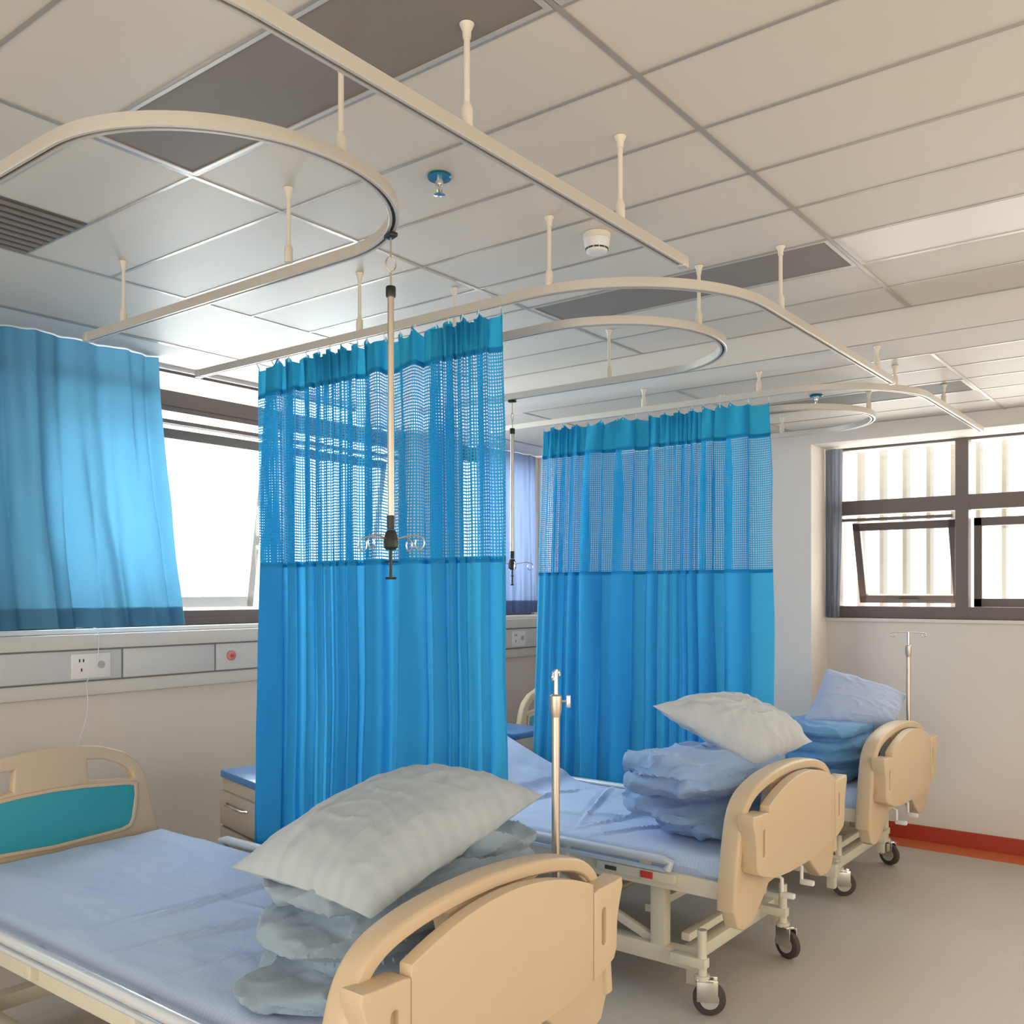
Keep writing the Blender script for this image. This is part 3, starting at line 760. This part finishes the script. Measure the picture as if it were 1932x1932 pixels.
# mattresses under blue sheets
def mattress(i, raise_, label, seed):
    bx_, by_ = BEDS[i]
    t = empty('mattress', (bx_, by_, 0.479)); tag(t, label, 'mattress', 'mattresses under blue sheets')
    W, L0, L1, H = 0.445, 0.125, 2.135, 0.068
    nx, ny = 90, 200
    bm = bmesh.new()
    def top(u, v):
        x = W*(2*u-1); y = L0+(L1-L0)*v
        e = min(1, (1-abs(2*u-1))*W/0.03, v*(L1-L0)/0.03, (1-v)*(L1-L0)/0.03)
        z = H-0.018*(1-math.sqrt(max(0, 1-(1-e)**2)))
        wr = (1.9 if i == 1 else 1.0)*0.010*abs(fbm(x*3.0+seed, y*2.2, seed)) + 0.006*max(0, fbm(x*7, y*3+seed, 3))
        rid = 0
        for k, (a, b, c, s_, yc_) in enumerate(CREASE[i]):
            d = (a*x+b*y-c); q = math.exp(-(d/0.012)**2)*math.exp(-((x-s_)/0.33)**2)*math.exp(-((y-yc_)/0.5)**2)
            rid += 0.017*q - 0.010*math.exp(-((d-0.02)/0.014)**2)*math.exp(-((x-s_)/0.33)**2)*math.exp(-((y-yc_)/0.5)**2)
        z += (wr+rid)*e
        if raise_:
            yb = 1.30
            if y > yb:
                z += (y-yb)*math.tan(0.36)*min(1, (y-yb)/0.1); y = yb+(y-yb)*0.94
        return Vector((x, y, z))
    T = [[bm.verts.new(top(i_/nx, j/ny)) for i_ in range(nx+1)] for j in range(ny+1)]
    for j in range(ny):
        for i_ in range(nx): bm.faces.new((T[j][i_], T[j][i_+1], T[j+1][i_+1], T[j+1][i_]))
    # sides
    ring = [T[0][i_] for i_ in range(nx+1)]+[T[j][nx] for j in range(1, ny+1)]+[T[ny][i_] for i_ in range(nx-1, -1, -1)]+[T[j][0] for j in range(ny-1, 0, -1)]
    prev = ring
    def base_z(y):
        yb = 1.30
        return max(0, (y-yb)*math.tan(0.36)*0.98) if raise_ and y > yb else 0.0
    for lv_, off in ((0.62, 0.008), (0.3, 0.008), (0.0, 0.0)):
        cur = []
        for k, v in enumerate(ring):
            c = v.co; s_ = Vector((math.copysign(1, c.x) if abs(c.x) > W*0.97 else 0, 0, 0))
            wv_ = off*(0.6+1.2*fbm(c.x*5+seed, c.y*6, lv_))
            b0 = base_z(c.y)
            cur.append(bm.verts.new((c.x+s_.x*wv_, c.y, b0+(c.z-b0)*lv_+0.001)))
        n = len(ring)
        for k in range(n): bm.faces.new((prev[k], prev[(k+1) % n], cur[(k+1) % n], cur[k]))
        prev = cur
    bm.faces.new(prev)
    bmesh.ops.recalc_face_normals(bm, faces=bm.faces)
    me = bpy.data.meshes.new('sheet'); bm.to_mesh(me); bm.free()
    link('fitted_sheet', me, M['sheet'], t)
    return t
CREASE = {0: [(0.10, 1, 1.18, 0.05, 1.18), (0.12, 1, 1.20, 0.0, 1.2), (0.28, 1, 0.45, 0.2, 0.5), (0.25, 1, 0.92, -0.1, 0.9), (0.30, 1, 0.66, 0.0, 0.6), (1, 0.1, 0.15, 0.1, 0.5)],
          1: [(0.3, 1, 0.70, 0.0, 0.7), (-0.4, 1, 0.95, 0.1, 0.9), (0.6, 1, 0.45, -0.2, 0.45), (0.2, 1, 1.25, 0, 1.2), (1, 0.5, 0.30, 0, 0.7)],
          2: [(0.3, 1, 0.70, 0.0, 0.7)]}
mattress(0, False, 'mattress under a smooth light blue sheet on the nearest bed', 1.1)
mattress(1, True, 'mattress under a creased light blue sheet on the middle bed, its head end raised', 4.2)
mattress(2, False, 'mattress under a blue sheet on the farthest bed', 8.3)

# ---------------------------------------------------------------- folded quilts and pillows
def slab(bm, c, d, rot, p=3.2):
    b2_ = bmesh.new(); bmesh.ops.create_icosphere(b2_, subdivisions=5, radius=1.0)
    for v in b2_.verts:
        n = v.co.normalized()
        q = (abs(n.x)**p+abs(n.y)**p+abs(n.z)**2.2)**(-1/p)
        v.co = Vector((n.x*q*d[0], n.y*q*d[1], n.z*min(q, 1.25)*d[2]))
    mt = Matrix.Translation(c) @ Matrix.Rotation(rot[2], 4, 'Z') @ Matrix.Rotation(rot[1], 4, 'Y') @ Matrix.Rotation(rot[0], 4, 'X')
    bmesh.ops.transform(b2_, matrix=mt, verts=b2_.verts)
    me = bpy.data.meshes.new('t'); b2_.to_mesh(me); b2_.free(); bm.from_mesh(me); bpy.data.meshes.remove(me)
def ridge(p, s, seed):
    n = noise.noise(Vector((p.x*s, p.y*s, p.z*s*1.6))+Vector((seed, seed, 0)))
    return (1-abs(n)*2.2)
def quilt(name, loc, layers, m, label, seed, amp=0.02):
    bm = bmesh.new()
    for c, d, r in layers: slab(bm, Vector(c), d, r)
    me = bpy.data.meshes.new('q'); bm.to_mesh(me); bm.free()
    o = bpy.data.objects.new('tmp', me); col.objects.link(o)
    md = o.modifiers.new('r', 'REMESH'); md.mode = 'VOXEL'; md.voxel_size = 0.0085
    s = o.modifiers.new('s', 'SMOOTH'); s.iterations = 3; s.factor = 0.5
    dg = bpy.context.evaluated_depsgraph_get()
    me2 = bpy.data.meshes.new_from_object(o.evaluated_get(dg))
    bpy.data.objects.remove(o); bpy.data.meshes.remove(me)
    nm = [v.normal.copy() for v in me2.vertices]
    for v, n in zip(me2.vertices, nm):
        p = v.co
        q = Vector((p.x*0.55+0.2*noise.noise(p*3), p.y*0.8+p.x*0.25, p.z*1.6))
        r1 = max(0, ridge(q, 5.5, seed))**2.5
        r2 = max(0, ridge(q, 12.0, seed+9))**3
        lowf = noise.noise(p*6+Vector((seed, 0, 0)))
        k = amp*(0.5*lowf+0.9*r1+0.28*r2-0.36)
        if p.z < 0.01 and n.z < 0: k = 0
        v.co = p+n*k
        if v.co.z < 0.0: v.co.z = 0.0
    me2.update()
    o = link(name, me2, m, None, True, loc)
    tag(o, label, 'quilt', 'folded quilts at the foot ends'); return o
ZM = 0.479+0.068+0.006
quilt('quilt', (1.80, 1.73, ZM), [
    ((0.02, 0.03, 0.045), (0.40, 0.23, 0.055), (0, 0, 0.03)),
    ((-0.03, 0.02, 0.115), (0.37, 0.21, 0.052), (0.05, 0.04, -0.08)),
    ((0.05, 0.0, 0.175), (0.37, 0.22, 0.048), (-0.04, -0.05, 0.10)),
    ((-0.06, 0.04, 0.225), (0.32, 0.18, 0.040), (0.04, 0.02, -0.10)),
    ((0.24, 0.03, 0.255), (0.20, 0.18, 0.040), (0.0, 0.12, 0.15)),
    ((-0.36, -0.02, 0.03), (0.10, 0.16, 0.035), (0, 0, 0.5)),
], M['quilt'], 'grey blue folded quilt on the nearest bed, under the checked pillow', 2.0, 0.022)
quilt('quilt', (3.58, 1.72, ZM), [
    ((0.02, -0.02, 0.045), (0.36, 0.20, 0.055), (0, 0, 0.08)),
    ((-0.04, 0.04, 0.12), (0.36, 0.22, 0.055), (0.03, -0.06, -0.15)),
    ((-0.08, 0.03, 0.20), (0.38, 0.22, 0.050), (0.0, 0.06, 0.12)),
    ((-0.16, 0.02, 0.265), (0.28, 0.20, 0.052), (0.05, 0.05, -0.20)),
    ((0.16, -0.02, 0.25), (0.26, 0.19, 0.045), (0, -0.05, 0.2)),
    ((-0.30, 0.0, 0.25), (0.13, 0.13, 0.055), (0.2, 0.3, 0.5)),
], M['quilt2'], 'rumpled blue quilt folded in a tall stack on the middle bed', 6.0, 0.026)
quilt('quilt', (4.97, 1.72, ZM), [
    ((0.0, 0.02, 0.045), (0.38, 0.22, 0.055), (0, 0, 0.02)),
    ((-0.02, 0.0, 0.115), (0.36, 0.22, 0.052), (0.02, 0.04, -0.06)),
    ((0.0, 0.02, 0.185), (0.37, 0.23, 0.050), (0.0, -0.03, 0.05)),
    ((-0.02, 0.02, 0.245), (0.35, 0.21, 0.042), (0.02, 0.02, -0.03)),
], M['quilt3'], 'bright blue folded quilt on the farthest bed', 11.0, 0.018)

def pillow(corners, up_b, dn_b, m, label, seed, wr=0.012, n=110, flap=0.0):
    A, B, C_, D = [Vector(c) for c in corners]   # A-B short, B-C long, ...
    ctr = (A+B+C_+D)/4
    nr = (C_-A).cross(D-B).normalized()
    if nr.z < 0: nr = -nr
    bm = bmesh.new(); S = {}
    def P(u, v, side):
        # edges pull inwards between the corners
        a, b = 2*u-1, 2*v-1
        pin = 0.045
        uu = a*(1-pin*(1-b*b)*abs(a)**3); vv = b*(1-pin*(1-a*a)*abs(b)**3)
        uu = (uu+1)/2; vv = (vv+1)/2
        base = A*(1-uu)*(1-vv)+B*(1-uu)*vv+C_*uu*vv+D*uu*(1-vv)
        h = ((1-abs(a)**2.6)*(1-abs(b)**2.6))**0.62
        e = h**0.5
        w_ = wr*e*(0.8*max(0, ridge(Vector((uu*0.9, vv*0.7, side*0.3)), 3.6, seed))**2+0.6*max(0, ridge(Vector((uu, vv*0.5, 0.2)), 9, seed+3))**3 - 0.35)
        rad = math.atan2(b, a); cr = max(0, min(1, 2-1.2*min(1-abs(a), 1-abs(b))*6))
        w_ += wr*0.6*e*math.sin(rad*15+seed+3*noise.noise(Vector((a*2, b*2, seed))))*max(0, 1-h*0.9)
        w_ += flap*max(0, min(1, (0.30-v)*60))*e
        return base + nr*((up_b if side > 0 else -dn_b)*h + w_*side)
    T = [[bm.verts.new(P(i/n, j/n, 1)) for i in range(n+1)] for j in range(n+1)]
    U = [[(T[j][i] if i in (0, n) or j in (0, n) else bm.verts.new(P(i/n, j/n, -1))) for i in range(n+1)] for j in range(n+1)]
    for j in range(n):
        for i in range(n):
            bm.faces.new((T[j][i], T[j][i+1], T[j+1][i+1], T[j+1][i]))
            bm.faces.new((U[j][i], U[j+1][i], U[j+1][i+1], U[j][i+1]))
    bmesh.ops.translate(bm, verts=bm.verts, vec=-ctr)
    bmesh.ops.recalc_face_normals(bm, faces=bm.faces)
    me = bpy.data.meshes.new('pillow'); bm.to_mesh(me); bm.free()
    o = link('pillow', me, m, None, True, ctr)
    tag(o, label, 'pillow', 'pillows on the folded quilts'); return o
pillow([(1.415, 1.97, 0.825), (1.437, 1.50, 0.79), (2.257, 1.63, 0.905), (2.20, 2.06, 0.90)], 0.135, 0.05, M['pil1'],
       'large grey pillow with a faint check, on the quilt of the nearest bed', 1.0, 0.009, flap=0.006)
pillow([(3.35, 1.88, 1.045), (3.60, 1.53, 0.795), (4.10, 1.50, 0.845), (3.92, 1.88, 1.02)], 0.125, 0.06, M['pil2'],
       'pale grey creased pillow tipped forward on the quilt of the middle bed', 4.0, 0.015)
pillow([(4.80, 1.81, 0.834), (5.17, 1.46, 0.745), (5.50, 1.48, 0.935), (5.13, 1.80, 1.087)], 0.085, 0.05, M['pil3'],
       'pale blue pillow leaning on the quilt of the farthest bed', 7.0, 0.010)

# ---------------------------------------------------------------- drip poles on the beds
def bed_pole(loc, rz, label, lean=0.0):
    t = empty('drip_pole', loc, rz); tag(t, label, 'drip pole', 'drip poles standing on bed corners')
    t.rotation_euler = (0, lean, rz)
    H = 0.80
    MB().tube([(0, 0, 0), (0, 0, H-0.09)], 0.0115, 14).build('pole', M['steel'], t)
    MB().lathe([(0.0125, H-0.135), (0.017, H-0.11), (0.017, H-0.075), (0.011, H-0.07)], (0, 0, 0), 16).build('clamp', M['steel'], t)
    MB().tube([(0, 0, H-0.08), (0, 0, H)], 0.0065, 10).build('inner_pole', M['chrome'], t)
    k = MB().tube([(0, 0.012, H-0.09), (0, 0.035, H-0.09)], 0.004, 8).box(-0.004, 0.004, 0.030, 0.042, H-0.108, H-0.072, bev=0.003)
    k.build('wing_knob', M['chrome'], t)
    for sg in (-1, 1):
        pts = [(0, 0, H-0.002), (sg*0.05, 0, H-0.002), (sg*0.078, 0, H-0.004)]
        for i in range(11):
            a = PI/2-sg*0 - sg*2*PI*i/12
            pts.append((sg*0.078+0.011*math.cos(a), 0, H-0.015+0.011*math.sin(a)))
        MB().tube(pts, 0.0026, 8).build('hook', M['chrome'], t)
    return t
bed_pole((2.182, 1.534, 0.483), 0.50+PI, 'steel drip pole on the corner of the nearest bed, in front of the middle bed', -0.010)
bed_pole((5.425, 1.454, 0.483), -1.2, 'thin drip pole with a hooked crossbar, on the farthest bed', 0.0)

# ---------------------------------------------------------------- drip hangers from the ceiling rails
def drip_hanger(x, y, rz, label):
    t = empty('drip_hanger', (x, y, ZR-0.0145), rz); tag(t, label, 'drip hanger', 'drip hangers on the oval rails')
    MB().box(-0.011, 0.011, -0.018, 0.018, -0.012, -0.001, bev=0.003).build('trolley', M['black'], t)
    MB().tube([(0, 0, -0.012), (0, 0, -0.062)], 0.0024, 8).build('rod', M['steel'], t)
    ring = [(0.0135*math.cos(a), 0, -0.078+0.0175*math.sin(a)) for a in [2*PI*i/20 for i in range(20)]]
    MB().tube(ring, 0.0021, 8, closed=True).build('ring', M['steel'], t)
    MB().tube([(0, 0, -0.095), (0, 0, -0.135)], 0.0024, 8).build('rod', M['steel'], t)
    MB().lathe([(0.0115, -0.158), (0.0125, -0.155), (0.0125, -0.135), (0.011, -0.132)]).build('cap', M['black'], t)
    MB().tube([(0, 0, -0.158), (0, 0, -0.700)], 0.0082, 14).build('pole', M['steel'], t)
    MB().lathe([(0.0085, -0.732), (0.0095, -0.728), (0.010, -0.705), (0.0095, -0.698)]).build('sleeve', M['black'], t)
    MB().lathe([(0.012, -0.783), (0.019, -0.776), (0.0195, -0.762), (0.014, -0.740), (0.010, -0.734)], n=8).build('hub', M['black'], t)
    MB().tube([(0, 0, -0.78), (0, 0, -0.853)], 0.0042, 8).build('stem', M['black'], t)
    MB().tube([(-0.018, 0, -0.812), (0.02, 0, -0.812)], 0.0018, 6).build('pin', M['black'], t)
    MB().tube([(-0.014, 0, -0.853), (0.014, 0, -0.853)], 0.003, 8).build('tee', M['black'], t)
    for k in range(4):
        a0 = 0.5+k*PI/2
        ca, sa = math.cos(a0), math.sin(a0)
        pr = [(0.012, -0.757), (0.04, -0.752), (0.066, -0.748), (0.083, -0.752)]
        for i in range(10):
            a = PI/2-2*PI*i/11*1.02
            pr.append((0.083+0.016*math.cos(a)*(1-0.03*i), -0.768+0.016*math.sin(a)))
        MB().tube([(r*ca, r*sa, z) for r, z in pr], 0.0020, 8).build('hook', M['chrome'], t)
    return t
drip_hanger(1.665, 1.668, -0.3, 'drip hanger with four wire hooks on the nearest oval rail')
drip_hanger(3.448, 2.668, 0.3, 'drip hanger half hidden behind the nearer blue curtain')

# ---------------------------------------------------------------- sprinklers and smoke detector
def sprinkler(x, y, z, label):
    t = empty('sprinkler', (x, y, z)); tag(t, label, 'sprinkler', 'ceiling sprinklers')
    MB().lathe([(0.030, -0.012), (0.033, -0.008), (0.031, -0.001), (0.016, -0.016)][0:3]).build('escutcheon', M['scut'], t)
    MB().lathe([(0.010, -0.028), (0.011, -0.024), (0.011, -0.012)]).tube([(-0.008, 0, -0.026), (-0.011, 0, -0.038), (-0.004, 0, -0.052)], 0.0025, 8).tube([(0.008, 0, -0.026), (0.011, 0, -0.038), (0.004, 0, -0.052)], 0.0025, 8).tube([(0, 0, -0.028), (0, 0, -0.052)], 0.003, 8).build('body', M['chrome'], t)
    MB().lathe([(0.013, -0.056), (0.016, -0.054), (0.012, -0.051)], n=16).build('deflector', M['chrome'], t)
sprinkler(1.889, 1.709, Z1, 'small sprinkler with a blue plate on the ceiling over the nearest bed')
sprinkler(4.757, 1.723, Z2, 'tiny sprinkler on the lower far ceiling')
t = empty('smoke_detector', (2.50, 1.60, Z1)); tag(t, 'round cream smoke detector on the ceiling near the middle of the room', 'smoke detector')
MB().lathe([(0.040, -0.020), (0.043, -0.018), (0.043, -0.001)]).build('base', M['rod'], t)
MB().lathe([(0.026, -0.062), (0.033, -0.058), (0.034, -0.050), (0.039, -0.036), (0.040, -0.020)]).build('body', M['white'], t)
v = MB()
for k in range(12):
    a = 2*PI*k/12
    v.box(-0.0075, 0.0075, 0.033, 0.0355, -0.052, -0.047, mtx=Matrix.Rotation(a, 4, 'Z'))
v.build('vent', M['slot'], t, False)

# ---------------------------------------------------------------- bedside cabinets
def cabinet(loc, rz, label, W=0.44):
    """origin: left back corner at the floor; body runs +x and towards -y"""
    t = empty('bedside_cabinet', loc, rz); tag(t, label, 'cabinet', 'bedside cabinets')
    D, H = 0.42, 0.73
    MB().box(0.008, W-0.008, -D+0.008, -0.008, 0.06, H-0.035, bev=0.005).build('body', M['cab'], t)
    MB().box(0, W, -D, 0, H-0.035, H, bev=0.008).build('top', M['cabtop'], t)
    MB().box(0.02, W-0.02, -D+0.03, -0.02, 0.0, 0.06).build('plinth', M['grey'], t)
    d = MB().box(-0.008, 0.010, -D+0.02, -0.02, 0.50, 0.645, bev=0.004).build('drawer', M['cab'], t)
    MB().tube([(-0.010, -D+0.10, 0.60), (-0.026, -D+0.12, 0.60), (-0.026, -0.12, 0.60), (-0.010, -0.10, 0.60)], 0.005, 8).build('handle', M['chrome'], d)
    d = MB().box(-0.008, 0.010, -D+0.02, -0.02, 0.08, 0.49, bev=0.004).build('door', M['cab'], t)
    MB().tube([(-0.010, -0.06, 0.36), (-0.026, -0.06, 0.35), (-0.026, -0.06, 0.27), (-0.010, -0.06, 0.26)], 0.005, 8).build('handle', M['chrome'], d)
    return t
cabinet((2.48, 3.53, 0), -0.24, 'blue topped bedside cabinet at the left edge of the nearer blue curtain')
cabinet((4.078, 3.56, 0), 0.0, 'blue topped bedside cabinet seen in the gap between the two blue curtains', 0.33)
